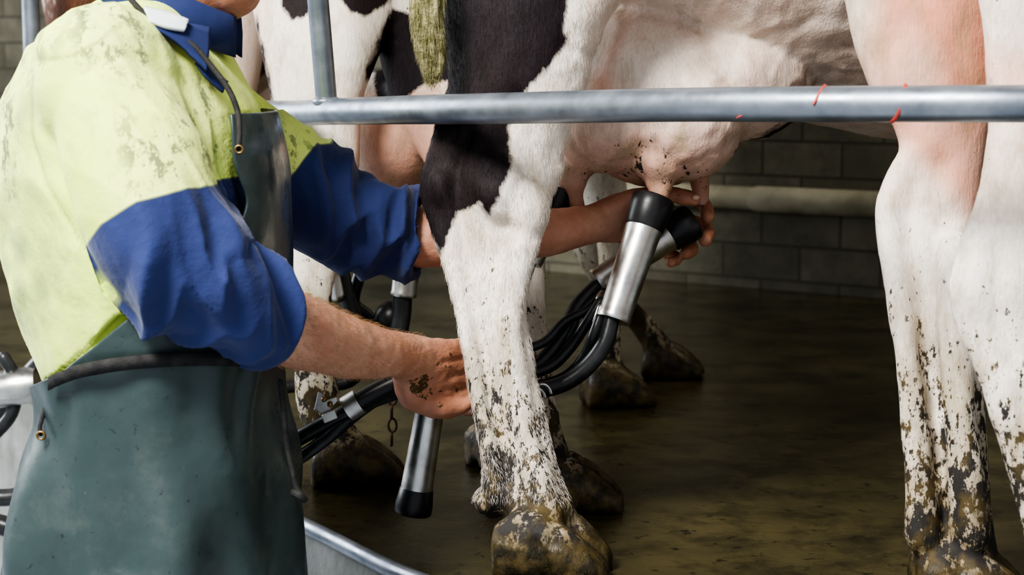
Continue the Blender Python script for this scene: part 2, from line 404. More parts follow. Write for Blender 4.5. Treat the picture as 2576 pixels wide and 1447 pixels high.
mb.blob(W(1250,470,2.365),(.035,.03,.05)); mb.blob(W(1330,520,2.365),(.03,.028,.04)); mb.blob(W(1110,470,2.385),(.02,.025,.03))
mb.blob(W(1222,1262,2.325),(.017,.018,.020)); mb.blob(W(1238,1272,2.37),(.016,.016,.02))
hf=F(1388,1442); claws(mb,hf,A(-10),.15,.036,.088,.033)
far_rows=[(-500,1200,1800,2.75,.4),(-100,1250,1560,2.74,.5),(120,1250,1480,2.73,.55),(300,1240,1420,2.72,.6),(480,1225,1390,2.71,.5),(600,1240,1374,2.70,.5),(750,1255,1372,2.69,.6),(900,1272,1386,2.67,.65),(1050,1300,1410,2.66,.65),(1130,1315,1432,2.65,.7),(1210,1345,1470,2.645,.7)]
mb.legrows(far_rows,5,24)
hf2=F(1452,1278); claws(mb,hf2,A(-5),.13,.03,.08,.028)
# udder
mb.blob(W(1640,240,2.64),(.135,.125,.135)); mb.blob(W(1530,300,2.60),(.085,.09,.082)); mb.blob(W(1715,290,2.60),(.095,.10,.098)); mb.blob(W(1830,200,2.66),(.13,.12,.098))
mb.blob(W(1480,330,2.69),(.07,.07,.065)); mb.blob(W(1660,400,2.575),(.05,.05,.035))
mb.wlimb([(*W(1660,420,2.57),.034,.034),(*W(1660,455,2.565),.022,.022),(*W(1658,490,2.56),.015,.015),(*W(1655,515,2.56),.012,.012)],3,16)
mb.wlimb([(*W(1752,380,2.66),.03,.03),(*W(1757,430,2.66),.017,.017),(*W(1763,500,2.66),.014,.014)],3,16)
mb.wlimb([(*W(1440,440,2.62),.03,.03),(*W(1442,490,2.62),.016,.016),(*W(1450,522,2.62),.014,.014)],3,16)
h=Vector((math.cos(A(28)),math.sin(A(28)),0)); p_=Vector((h.y,-h.x,0)); o=Vector((.13,2.60,0))
fl=[]
for s,t in ((1,1.12),(-1,1.2)):
    q=o+h*t+p_*(.16*s); foreleg(mb,q.x,q.y); claws(mb,(q.x+.05,q.y+.02,0),A(28)); fl.append((q.x+.05,q.y+.02,.06))
ob=finish(mb,'body',.0055,4,cow,M_cow); me=ob.data; P=coords(me)
N=normals(me); dd=.004*nz(P,(14,14,9))+.0018*nz(P,(45,45,25),5)
dd+=groove(P,N,[(1180,330),(1150,420),(1150,520),(1175,640),(1200,780),(1228,930),(1258,1080),(1280,1180)],2.38,.008,.009,2.5)
dd+=groove(P,N,[(1400,560),(1340,600),(1330,700)],2.38,.004,.009,2.5)+groove(P,N,[(1300,250),(1270,380),(1225,440)],2.38,.006,.016,2.5)
dd+=groove(P,N,[(1345,1330),(1365,1380),(1380,1440)],2.3,.010,.006,2.45)+groove(P,N,[(1250,1330),(1340,1345),(1440,1330)],2.3,.003,.006,2.45)
ff=(P[:,0]>.06)&(P[:,1]<2.75)&(P[:,2]<.9)&(P[:,2]>.5)
dd+=np.where(ff,-.0022*(1-np.abs(nz(P,(9,9,16),8.2))*3.0).clip(0,1)+.0018*(1-np.abs(nz(P,(20,20,20),2.2))*4).clip(0,1),0)
P=P+N*dd[:,None]; setco(me,P)
dk=sdf(P,[(1090,-900),(1480,-400),(1432,-10),(1418,80),(1425,95),(1395,150),(1350,200),(1318,235),(1282,320),(1284,380),(1276,440),(1250,490),(1228,540),(1208,500),(1180,520),(1150,530),(1125,600),(1112,640),(1085,590),(1030,480),(1050,330),(1060,0)],2.40)
dk=np.where(P[:,1]<2.62,dk,-1)
b1=sdf(P,[(1835,378),(1990,300),(2060,312),(1960,345),(1880,362)],2.62); b1=np.maximum(b1,-.2)
b2=sdf(P,[(1500,-1500),(2200,-1300),(2500,-500),(2100,-260),(1750,-420)],2.5)
dk=np.maximum(np.maximum(dk,b1),b2); attr(me,'dark',dk)
ux=np.linalg.norm((P-np.array(W(1620,430,2.60)))/np.array([.16,.2,.09]),axis=1)
pk=.70*(1-sstep(ux,.3,1.7)); 
tz=np.minimum.reduce([np.linalg.norm(P-np.array(W(a,b,c)),axis=1) for a,b,c in ((1658,490,2.56),(1760,460,2.66),(1446,500,2.62))]); pk=np.maximum(pk,.8*(1-sstep(tz,.02,.06)))
crease=sdf(P,[(1480,330),(1470,200),(1560,20),(1620,20),(1560,160),(1540,330)],2.55); pk=np.maximum(pk,.6*sstep(crease,-.015,.03))
pk=np.maximum(pk,(.28+.3*nz(P,(8,8,8),6.0)).clip(.10,.55)*(P[:,0]>.1)*(1-sstep(P[:,2],.72,1.0)))
attr(me,'pink',pk)
gr=sdf(P,[(1690,130),(1900,80),(2180,110),(2200,240),(1900,225),(1740,190)],2.58); attr(me,'grey',.40*sstep(gr,-.03,.03))
low=(1-sstep(P[:,2],.03,.46)); 
dirt=.15+.85*low; dirt*=(P[:,2]<.66); dirt+=.15*(P[:,0]<.0)*(P[:,2]<.45); ud=1-sstep(ux,.4,1.2); dirt=np.maximum(dirt,.50*ud*(P[:,2]<.6)); attr(me,'dirt',dirt)
attr(me,'olive',.95*(1-sstep(P[:,2]+.04*nz(P,(20,20,14),3),.06,.16)))
attr(me,'hoof',feet_attr(P,[(hf.x,hf.y,.060),(hf2.x,hf2.y,.07)]+fl))
N=normals(me)
near=(P[:,0]<.22)&(P[:,1]<2.52)&(P[:,2]>.10)&(P[:,2]<.86)&(N[:,1]<.5)
hairs('fur_white',P,N,11000,near&(dk<-.006),(0.15,0,-1),.009,cow,M_furw,.16,.00020,.3)
hairs('fur_dark',P,N,4000,near&(dk>.002),(0.15,0,-1),.009,cow,M_furd,.14,.00018,.3)
# tail
mb=MB(); mb.limb([(1110,-900,2.36,40),(1075,-500,2.33,24),(1065,-200,2.335,30),(1074,-60,2.34,36),(1078,40,2.34,38,.7),(1083,110,2.34,38,.7),(1086,155,2.34,32,.7),(1085,180,2.34,20)],5,20)
M_tail=proc('tail_hair',(.17,.155,.055),(.42,.385,.21),70,.9,.8,200,dist=.006)
ob=finish(mb,'tail',.004,3,cow,M_tail); 
P=coords(ob.data); N=normals(ob.data); P=P+N*(.008*nz(P,(110,110,14)))[:,None]; setco(ob.data,P)
hairs('tail_strands',P,N,3200,(P[:,2]<.9),(0,0,-1),.022,cow,M_tail,.08,.00030,.14)

# ---- cow behind left
cow2=empty('dairy_cow'); mb=MB()
trunk(mb,-.10,3.13,A(62))
L2=[(-420,600,1100,2.95,.5),(-200,600,1060,2.93,.5),(0,632,1002,2.91,.5),(120,655,962,2.89,.55),(250,680,915,2.875,.58),(400,700,906,2.865,.52),(520,705,895,2.85,.5),(620,728,868,2.845,.5),(720,738,842,2.84,.6),(850,740,832,2.83,.65),(950,738,848,2.83,.65),(1040,748,875,2.825,.68),(1110,785,925,2.82,.7),(1160,805,955,2.82,.7)]
mb.legrows(L2,5,28); hfa=F(898,1214); claws(mb,hfa,A(5),.15,.034,.08,.034)
mb.legrows([(-420,900,1450,2.97,.5),(-100,920,1400,2.95,.5),(100,945,1350,2.95,.5),(250,985,1320,2.94,.5),(400,1060,1310,2.93,.5),(500,1110,1300,2.93,.5),(650,1180,1300,2.92,.6),(900,1200,1295,2.92,.65),(1060,1200,1310,2.92,.7),(1120,1210,1330,2.92,.7)],5,24)
hfb=F(1275,1170); claws(mb,hfb,A(30))
mb.blob(W(1000,330,3.05),(.11,.12,.11)); mb.blob(W(1080,300,3.15),(.12,.12,.12))
for a in (960,1040): mb.wlimb([(*W(a,440,3.03),.025,.025),(*W(a,520,3.03),.013,.013)],2,12)
mb.limb([(1420,420,3.75,70),(1470,560,3.75,48),(1490,640,3.75,42),(1545,740,3.77,30),(1600,800,3.78,30),(1655,870,3.78,36),(1670,910,3.78,40)],4,18)
fa=F(1690,948); claws(mb,fa,A(-10),.13,.03,.075)
mb.limb([(1500,420,3.5,70),(1540,560,3.5,50),(1545,680,3.5,40),(1535,800,3.5,32),(1525,890,3.5,38),(1540,950,3.5,42)],4,18)
fb=F(1552,1018); claws(mb,fb,A(10),.14,.034,.085)
ob=finish(mb,'body',.008,5,cow2,M_cow2); me=ob.data; P=coords(me)
dk=sdf(P,[(700,-300),(960,-350),(985,0),(925,38),(880,30),(850,-10),(790,-5),(775,40),(740,55),(705,20)],2.86)
d2=sdf(P,[(985,20),(1060,40),(1140,-200),(1300,-100),(1300,180),(1060,215),(1010,250),(940,250),(925,180)],2.9)
d3=sdf(P,[(640,40),(662,110),(690,250),(668,250),(650,180)],2.87)
d4=sdf(P,[(1560,700),(1640,760),(1640,960),(1570,960)],3.6); d4=np.where(P[:,1]>3.3,d4,-1)
dk=np.where(P[:,1]<3.3,np.maximum.reduce([dk,d2,d3]),d4); attr(me,'dark',dk)
pk=.75*sstep(sdf(P,[(900,240),(1130,200),(1130,500),(900,520)],2.95),-.02,.03); pk=np.maximum(pk,.3*sstep(sdf(P,[(560,-50),(700,-50),(690,280),(560,280)],2.88),-.01,.02)); attr(me,'pink',pk)
attr(me,'grey',np.zeros(len(P))); low=(1-sstep(P[:,2],.05,.55)); attr(me,'dirt',.15+.75*low)
attr(me,'olive',.85*(1-sstep(P[:,2],.05,.2))); attr(me,'hoof',feet_attr(P,[(hfa.x,hfa.y,.075),(hfb.x,hfb.y,.06),(fa.x,fa.y,.075),(fb.x,fb.y,.085)]))

# ---- cow right
cow3=empty('dairy_cow'); mb=MB()
trunk(mb,.72,2.19,A(6))
mb.legrows([(-800,2150,2900,2.30,.4),(-300,2090,2760,2.29,.42),(0,2122,2570,2.27,.5),(120,2150,2520,2.26,.55),(220,2185,2500,2.25,.6),(310,2240,2485,2.245,.6),(400,2262,2475,2.24,.55),(470,2222,2468,2.235,.48),(520,2203,2462,2.235,.46),(580,2197,2452,2.23,.44),(660,2219,2442,2.22,.48),(760,2237,2442,2.21,.56),(900,2256,2456,2.205,.6),(1050,2270,2478,2.20,.62),(1200,2282,2490,2.195,.62),(1350,2290,2508,2.19,.68),(1450,2280,2528,2.19,.68)],5,28)
mb.limb([(2300,380,2.235,40),(2235,500,2.225,34),(2228,580,2.22,32),(2255,700,2.20,34),(2275,850,2.18,34),(2295,1000,2.17,36),(2312,1200,2.16,40),(2320,1350,2.155,44)],4,16)
mb.limb([(2400,620,2.19,46),(2400,760,2.17,46),(2408,950,2.15,46),(2425,1150,2.145,46),(2445,1350,2.14,52)],4,16)
h3=F(2440,1515); claws(mb,h3,A(-5),.14,.036,.08,.032)
mb.legrows([(-500,2450,3200,2.08,.35),(-200,2440,2980,2.06,.45),(0,2468,2860,2.05,.5),(200,2482,2790,2.04,.5),(350,2482,2730,2.03,.5),(500,2450,2710,2.02,.46),(620,2405,2690,2.01,.44),(720,2386,2665,2.0,.44),(820,2402,2650,2.0,.5),(950,2448,2660,1.99,.6),(1050,2484,2680,1.985,.62),(1200,2540,2730,1.98,.62),(1350,2575,2770,1.975,.65),(1500,2600,2810,1.97,.7),(1570,2610,2830,1.97,.7)],5,28)
h3b=F(2720,1650); claws(mb,h3b,A(-5),.14,.036,.08,.032)
o=Vector((.72,2.19,0)); h=Vector((math.cos(A(6)),math.sin(A(6)),0)); p_=Vector((h.y,-h.x,0)); fl=[]
mb.blob((.80,2.17,.66),(.15,.12,.15))
for s,t in ((1,1.12),(-1,1.2)):
    q=o+h*t+p_*(.16*s); foreleg(mb,q.x,q.y); claws(mb,(q.x+.05,q.y,0),A(6)); fl.append((q.x+.05,q.y,.06))
ob=finish(mb,'body',.0065,4,cow3,M_cow); me=ob.data; P=coords(me); N=normals(me)
dd=.005*nz(P,(12,12,8))+.002*nz(P,(40,40,22),5)
dd+=groove(P,N,[(2320,470),(2300,560),(2318,700),(2335,850),(2355,1000),(2375,1200),(2385,1400)],2.18,.007,.011,2.3)
dd+=groove(P,N,[(2380,420),(2360,520),(2400,560)],2.18,.006,.014,2.3)+groove(P,N,[(2520,640),(2500,760),(2540,900)],1.97,.006,.012,2.1)
P=P+N*dd[:,None]; setco(me,P)
attr(me,'dark',np.maximum(sdf(P,[(2600,-1500),(3500,-1500),(3500,-500),(2700,-700)],2.1),-1))
pk=1.15*sstep(sdf(P,[(2200,-120),(2500,-120),(2500,570),(2440,560),(2350,450),(2235,335),(2180,150)],2.22),-.025,.03)*(P[:,1]>2.13)*(.9+.5*nz(P,(9,9,6),2.0)); pk=np.maximum(pk,.2*(P[:,2]>.5))  # pinkish skin, with the inner thigh's shade painted into the tint
pk=np.maximum(pk,.55*sstep(sdf(P,[(2470,110),(2700,110),(2700,300),(2470,300)],2.0),-.03,.02)*(P[:,1]<2.13)); attr(me,'pink',np.clip(pk,0,1))
attr(me,'grey',np.zeros(len(P))); low=(1-sstep(P[:,2],.05,.55)); attr(me,'dirt',.2+.8*low); attr(me,'olive',.9*(1-sstep(P[:,2]+.06*nz(P,(16,16,10),3),.05,.17)))
attr(me,'hoof',feet_attr(P,[(h3.x,h3.y,.06),(h3b.x,h3b.y,.06)]+fl))

# ---- cow far left
cow4=empty('dairy_cow'); mb=MB()
ox4,oy4=-.80,4.05; a4=A(94)
trunk(mb,ox4,oy4,a4); fl=[]
h=Vector((math.cos(a4),math.sin(a4),0)); p_=Vector((h.y,-h.x,0))
for s in (-1,1):
    q=Vector((ox4,oy4,0))+h*-.05+p_*(.15*s)
    mb.wlimb([(q.x,q.y+.05,1.15,.13,.14),(q.x,q.y+.02,.85,.11,.12),(q.x,q.y-.0,.62,.07,.08),(q.x,q.y-.07,.48,.045,.07),(q.x,q.y-.05,.40,.035,.055),(q.x,q.y-.03,.25,.03,.036),(q.x,q.y,.12,.038,.038),(q.x,q.y+.02,.06,.04,.04)],4,20)
    claws(mb,(q.x,q.y+.04,0),a4); fl.append((q.x,q.y+.04,.06))
    q=Vector((ox4,oy4,0))+h*1.12+p_*(.15*s); foreleg(mb,q.x,q.y); claws(mb,(q.x,q.y+.04,0),a4); fl.append((q.x,q.y+.04,.06))
mb.blob((ox4+h.x*.15,oy4+h.y*.15,.66),(.14,.14,.16))
ob=finish(mb,'body',.012,4,cow4,M_cow4); me=ob.data; P=coords(me); zero(me,'grey')
attr(me,'dark',.06*nz(P,(2.3,2.3,2.3),3.1)-.004); attr(me,'pink',.35*np.ones(len(P))); attr(me,'dirt',.3*(P[:,2]<.5)); attr(me,'olive',.6*(1-sstep(P[:,2],.05,.2))); attr(me,'hoof',feet_attr(P,fl))

# ---------------------------------------------------------------- milking clusters
def lathe(name,p0,p1,prof,mat,parent,n=28):
    p0=Vector(p0);p1=Vector(p1); ax=(p1-p0); L=ax.length; t=ax/L; v=Vector((0,1,0)); v=(v-t*v.dot(t)).normalized(); u=t.cross(v)
    mb=MB(); mb.loft([(p0+t*(s*L),u,v,r,r) for s,r in prof],n); ob=simple(mb,name,parent,mat)
    m=ob.modifiers.new('e','EDGE_SPLIT'); m.split_angle=math.radians(50); return ob
def cup(parent,top,bot,rs,rh,headfrac=.26):
    top=Vector(top);bot=Vector(bot); ax=bot-top
    a=top+ax*headfrac
    lathe('liner_head',top,a+ax*.02,[(0,rh*.55),(.0,rh*.93),(.05,rh),(.35,rh),(.5,rh*.97),(.9,rh*.90),(1,rh*.8)],M_rubber,parent)
    lathe('shell',a-ax*.01,bot,[(0,rs*.95),(.0,rs),(.04,rs*1.02),(.1,rs),(.62,rs*.93),(.93,rs*.9),(.965,rs*.96),(1,rs*.9),(1,rs*.5)],M_steel,parent)
    return bot
clu=empty('milking_cluster')
c1t=W(1646,497,2.555); c1b=W(1543,806,2.50); cup(clu,c1t,c1b,.0265,.0315,.25)
c2t=W(1742,556,2.64); c2b=W(1500,712,2.60); cup(clu,c2t,c2b,.0225,.0285,.24)
c3t=W(1038,1292,2.43); c3b=W(1082,1030,2.43); cup(clu,c3t,c3b,.0225,.0265,.24)
c4t=W(1405,478,2.63); c4b=W(1330,660,2.60)
lathe('liner_head',c4t,W(1385,545,2.62),[(0,.02),(0,.026),(.5,.026),(1,.022)],M_rubber,clu); lathe('shell',W(1387,540,2.62),c4b,[(0,.022),(1,.02),(1,.01)],M_steel,clu)
cl=W(1235,975,2.50)
mb=MB(); mb.blob(cl,(.045,.04,.032)); mb.blob(cl+Vector((0,0,.02)),(.03,.03,.022)); simple(mb,'claw_bowl',clu,M_steel)
def hose(name,pts,r,mat=M_hose,parent=clu): return tube_path(name,[W(*p[:3]) for p in pts],r,mat,parent,k=6,n=16)
hose('short_milk_tube_1',[(1538,800,2.50),(1518,870,2.49),(1470,930,2.49),(1410,968,2.49),(1340,980,2.49),(1260,965,2.50)],.0125)
hose('short_milk_tube_2',[(1508,715,2.60),(1455,770,2.58),(1420,840,2.56),(1370,905,2.54),(1320,940,2.52),(1250,960,2.50)],.0125)
hose('pulse_tube_1',[(1508,800,2.50),(1492,845,2.495),(1468,900,2.51),(1420,948,2.51),(1340,972,2.51),(1260,970,2.51)],.0075)
hose('pulse_tube_2',[(1520,735,2.57),(1478,780,2.55),(1420,810,2.54),(1370,860,2.53),(1300,890,2.52),(1240,950,2.51)],.0070)
hose('pulse_tube_3',[(1512,760,2.54),(1475,815,2.53),(1430,880,2.53),(1380,925,2.52),(1290,955,2.51)],.0085)
hose('short_milk_tube_4',[(1330,660,2.60),(1290,780,2.58),(1260,880,2.54),(1240,950,2.50)],.0115)
hose('short_milk_tube_3',[(1084,1034,2.43),(1095,990,2.45),(1140,960,2.48),(1200,960,2.50)],.012)
tube_path('nipple_1',[W(1512,775,2.505),W(1500,812,2.50)],.006,M_steel,clu); tube_path('nipple_2',[W(1525,728,2.58),W(1508,752,2.55)],.006,M_steel,clu)
for i,(a,b,d) in enumerate(((1365,1005,2.46),(1350,1015,2.47))):
    R=[]; 
    for j in range(14):
        t=j/13*4.9+1.2; R.append(W(a+22*math.cos(t),b-10+28*math.sin(t),d))
    tube_path('hook_%d'%i,R,.0022,M_steel,clu,k=2,n=10)
hose('long_milk_tube',[(1220,985,2.49),(1120,955,2.50),(1000,985,2.44),(900,1022,2.42),(820,1065,2.42),(700,1130,2.43),(560,1200,2.5),(420,1330,2.6),(350,1500,2.8)],.0115)
hose('twin_pulse_tube',[(960,995,2.455),(890,1045,2.42),(820,1105,2.41),(720,1175,2.42),(600,1250,2.5),(450,1400,2.6)],.0095)
hose('air_tube_fitting',[(1010,955,2.42),(950,985,2.415),(905,1010,2.41)],.0135,M_rubber)
lathe('hose_band',W(872,1030,2.413),W(905,1010,2.413),[(0,.0175),(0,.0185),(1,.0185),(1,.0175)],M_steel,clu)
mb=MB()
def plate(mb,pts,d,th):
    b=len(mb.v); n_=len(pts)
    for dd in (-th/2,th/2):
        for x,y in pts: mb.v.append(tuple(W(x,y,d+dd)))
    mb.f.append(tuple(b+i for i in range(n_))); mb.f.append(tuple(b+n_+i for i in range(n_))[::-1])
    for i in range(n_): k=(i+1)%n_; mb.f.append((b+i,b+k,b+n_+k,b+n_+i))
plate(mb,[(790,1030),(800,985),(812,990),(818,1008),(848,998),(850,1010),(832,1030),(842,1050),(830,1062),(815,1046)],2.405,.004)
plate(mb,[(808,1045),(842,1030),(850,1052),(816,1066)],2.40,.016)
ob=simple(mb,'clip',clu,M_steel,False); ob.modifiers.new('b','BEVEL').width=.001
mb=MB(); mb.blob(W(815,1005,2.40),.004); mb.blob(W(830,1018,2.40),.004); simple(mb,'clip_rivets',clu,M_brass)

clu2=empty('milking_cluster')
cup(clu2,W(1040,560,2.98),W(1015,745,2.98),.024,.027,.2)
hose('milk_tube_1',[(1012,740,2.98),(1008,800,2.98),(990,860,2.98),(930,880,2.98)],.017,M_hose,clu2)
hose('milk_tube_2',[(850,640,2.99),(862,700,2.99),(880,770,2.99),(915,850,2.99)],.014,M_hose,clu2)
hose('milk_tube_3',[(905,690,3.02),(890,760,3.02),(930,800,3.02),(950,860,3.0)],.011,M_hose,clu2)
mb=MB(); mb.blob(W(950,850,3.0),(.05,.045,.035)); mb.blob(W(985,800,3.0),(.03,.03,.03)); simple(mb,'claw_bowl',clu2,M_rubber)
hose('long_tube',[(930,880,2.98),(880,960,2.97),(760,970,2.96),(690,980,2.95),(560,1010,2.95)],.011,M_hose,clu2)
hose('bracket',[(840,700,2.97),(845,720,2.97),(850,745,2.97)],.012,M_steel,clu2)
M_chain=proc('rusty_chain',(.10,.045,.025),(.06,.04,.03),90,.6,.5,200,.6)
for i in range(7):
    c=W(985+2*(i%2),900+34*i,2.96); R=[]
    for j in range(13):
        t=j/12*2*math.pi; rx=.007*math.cos(t); rz=.012*math.sin(t)
        R.append(Vector((c.x+(rx if i%2 else 0),c.y+(0 if i%2 else rx),c.z+rz)))
    tube_path('chain_link',R,.0022,M_chain,clu2,k=1,n=8)
clu3=empty('milking_cluster')
hose('milk_tube_1',[(-90,1110,3.3),(-20,1050,3.28),(30,1000,3.26),(90,930,3.25),(140,880,3.25)],.02,M_hose,clu3)
hose('milk_tube_2',[(-120,1240,3.1),(-20,1252,3.1),(60,1245,3.1),(200,1200,3.1)],.016,M_hose,clu3)
hose('milk_tube_3',[(-120,1290,3.0),(-20,1315,3.0),(60,1340,3.0),(200,1400,3.0)],.018,M_hose,clu3)
lathe('shell',W(-30,985,3.2),W(95,965,3.2),[(0,.03),(.1,.034),(.8,.034),(1,.028)],M_steel,clu3)
hose('milk_tube_4',[(10,900,3.2),(40,960,3.2),(30,1040,3.2),(-20,1100,3.2)],.012,M_hose,clu3)

# ---------------------------------------------------------------- farmer
farmer=empty('farmer')
DT=2.2
TOR=[(0,300,500,.070),(40,215,530,.125),(100,105,565,.165),(180,50,612,.19),(280,14,662,.20),(400,2,690,.20),(500,10,695,.20),(650,26,694,.195),(780,58,690,.19),(880,96,684,.185),(960,128,680,.182),(1040,128,684,.182),(1150,98,700,.185),(1280,84,706,.19),(1400,84,706,.20),(1600,84,705,.20)]
def torso_sections(off=0,rows=TOR):
    out=[]
    for py,L,R,b in crom(rows,6):
        c=W((L+R)/2,py,DT); a=(R-L)/2*DT/FP
        out.append((c,(1,0,0),(0,1,0),a+off,b+off))
    return out
TS=torso_sections(); TZ=np.array([s[0].z for s in TS])[::-1]
TCx=np.array([s[0].x for s in TS])[::-1]; TA=np.array([s[3] for s in TS])[::-1]; TB=np.array([s[4] for s in TS])[::-1]
def T(z): return np.interp(z,TZ,TCx),DT,np.interp(z,TZ,TA),np.interp(z,TZ,TB)
def tsurf(z,th,off=0):
    cx,cy,a,b=T(z); return Vector((cx+(a+off)*math.cos(th),cy-(b+off)*math.sin(th),z))
def ts_px(px,py,off=0):
    best=None
    for i in range(0,361,1):
        th=math.radians(i/2); z=W(px,py,DT-.15*math.sin(th)).z
        p=tsurf(z,th,off); q=PJ(p)
        e=abs(q[0]-px)
        if best is None or e<best[0]: best=(e,p,th)
    return best[1],best[2]
mb=MB()
mb.loft(torso_sections(-.03)[2:],24)
mb.limb([(420,120,2.2,125),(425,40,2.2,112),(445,-40,2.2,108),(455,-130,2.2,115)],4,24)
hc=W(455,-215,2.2)
mb.blob(hc,(.098,.078,.115)); mb.blob(hc+Vector((.035,0,-.05)),(.070,.062,.085))
mb.blob(W(556,-22,2.2),(.030,.034,.026)); mb.blob(hc+Vector((.045,0,-.085)),(.055,.052,.045))
mb.blob(hc+Vector((.103,0,-.02)),(.022,.014,.03)); mb.blob(hc+Vector((.116,0,-.03)),(.014,.015,.011))
mb.blob(hc+Vector((.095,0,-.068)),(.018,.026,.010)); mb.blob(hc+Vector((.088,0,.022)),(.016,.05,.010))
for s in (-1,1):
    mb.blob(hc+Vector((-.005,.078*s,-.02)),(.018,.010,.032)); mb.blob(hc+Vector((.068,.04*s,-.03)),(.024,.022,.02))
# right arm
mb.limb([(270,190,2.03,120),(350,420,2.0,110),(440,650,2.0,100),(480,720,2.0,98),(560,762,2.03,100),(650,800,2.07,102),(740,830,2.12,96),(840,864,2.20,84),(930,885,2.28,70),(1000,893,2.34,60,.8),(1050,900,2.38,60,.75)],5,28)
# right hand
mb.limb([(1010,896,2.35,60,.7),(1060,915,2.385,76,.5),(1110,930,2.41,86,.42),(1150,935,2.43,84,.40)],5,24)
kn=[(1160,876,2.435),(1176,915,2.44),(1172,955,2.44),(1152,992,2.435)]
tips=[((1200,872),(1215,900),(1190,925)),((1222,912),(1232,945),(1200,962)),((1216,962),(1220,992),(1190,1002)),((1192,1002),(1200,1026),(1174,1032))]
for (k0,t_) in zip(kn,tips):
    x,y,d=k0
    mb.limb([(x-50,y+2*(920-y)/20,d-.01,22),(x,y,d-.004,26),(t_[0][0],t_[0][1],d+.02,21),(t_[1][0],t_[1][1],d+.045,19),(t_[2][0],t_[2][1],d+.06,17)],4,14)
mb.limb([(1030,930,2.385,40),(1042,975,2.40,44),(1068,1010,2.405,36),(1110,1026,2.41,29),(1150,1024,2.42,24),(1180,1012,2.43,18)],4,16)
mb.limb([(1020,940,2.38,36),(1040,990,2.40,44),(1080,1010,2.415,40)],3,16)
# left arm
mb.limb([(575,330,2.38,90),(720,450,2.45,88),(850,545,2.50,84),(960,580,2.51,82),(1080,600,2.51,74),(1200,600,2.525,68),(1320,592,2.545,62),(1420,578,2.575,56),(1490,565,2.60,50,.85),(1530,556,2.615,50,.75)],5,24)
mb.limb([(1500,562,2.605,52,.75),(1550,550,2.63,64,.5),(1600,546,2.65,68,.42),(1640,550,2.665,62,.4)],5,20)
fingers=[[(1600,512,2.655,21),(1655,500,2.675,20),(1720,492,2.69,19),(1770,513,2.68,18),(1782,545,2.655,17)],
[(1600,540,2.665,21),(1660,540,2.69,20),(1730,552,2.70,19),(1782,578,2.685,18),(1774,604,2.655,17)],
[(1600,570,2.665,21),(1655,580,2.69,20),(1705,600,2.695,19),(1742,624,2.68,18),(1726,638,2.65,17)],
[(1595,592,2.66,19),(1640,612,2.68,18),(1676,634,2.68,17),(1704,652,2.665,16),(1688,660,2.64,15)]]
for f_ in fingers: mb.limb(f_,4,14)
mb.limb([(1530,540,2.61,36),(1580,510,2.61,32),(1640,494,2.615,26),(1695,490,2.62,22),(1722,498,2.615,22),(1746,503,2.612,17)],4,16)
for s,px in ((-1,400),(1,430)):
    x=W(px,1300,2.2).x; y=2.2+.09*s
    mb.wlimb([(x,y,.12,.09,.08),(x+.01,y,-.25,.08,.07),(x,y,-.5,.055,.055),(x,y,-.70,.04,.045)],4,20)
ob=finish(mb,'body',.0028,3,farmer,M_skin); me=ob.data; P=coords(me); N=normals(me)
m=(P[:,0]>-.35)
dd=np.where(m,.002*nz(P,(25,25,25),3)+.0012*nz(P,(70,70,70),1),0)
for i in range(4): dd+=groove(P,N,[(1040+7*i,850+8*i),(1030+9*i,900),(1012+10*i,950)],2.35,.0016,.0020,2.6)
for (x,y) in ((1150,900),(1165,940),(1150,975)): dd+=groove(P,N,[(x-30,y),(x+30,y)],2.42,.0035,.004,2.6)
P=P+N*dd[:,None]; setco(me,P)
rd=np.maximum(1-sstep(np.linalg.norm(P-np.array(W(1120,940,2.42)),axis=1),.03,.10),1-sstep(np.linalg.norm(P-np.array(W(1700,570,2.66)),axis=1),.02,.12))
rd=np.maximum(rd,.6*(P[:,2]>.7)*(P[:,0]<-.2)); attr(me,'red',.75*rd)
mu=np.maximum(1-sstep(np.linalg.norm(P-np.array(W(1058,960,2.38)),axis=1),.008,.04),.45*(1-sstep(np.linalg.norm(P-np.array(W(1660,560,2.66)),axis=1),.05,.11))); mu=np.maximum(mu,.5*(1-sstep(np.linalg.norm(P-np.array(W(1110,940,2.42)),axis=1),.04,.08))); attr(me,'muck',mu)
M_hair=proc('arm_hair',(.50,.30,.14),(.35,.2,.1),60,.6,0)
q0=W(700,820,2.1); q1=W(1040,895,2.37)
ax=np.array(q1-q0); tt_=((P-np.array(q0))@ax)/(ax@ax); dist=np.linalg.norm(P-(np.array(q0)+tt_[:,None]*ax),axis=1)
hairs('arm_hair',P,N,3000,(tt_>-.1)&(tt_<1.0)&(dist<.07)&(N[:,1]<.6),tuple((q1-q0).normalized()+Vector((0,0,-.35))),.011,farmer,M_hair)
mb=MB()
mb.blob(W(1751,497,2.5975),(.0055,.0018,.004))
simple(mb,'nails',farmer,proc('nail',(.58,.34,.25),(.5,.3,.22),60,.3,0))
mb=MB(); mb.blob(hc+Vector((-.012,0,.02)),(.098,.086,.108)); 
simple(mb,'hair',farmer,proc('hair',(.10,.06,.03),(.2,.13,.07),120,.8,.8,300))
mb=MB()
for s in (-1,1): mb.blob(hc+Vector((.083,.03*s,.0)),(.012,.012,.011))
simple(mb,'eyes',farmer,proc('eye',(.8,.8,.8),(.7,.7,.7),30,.2,0))
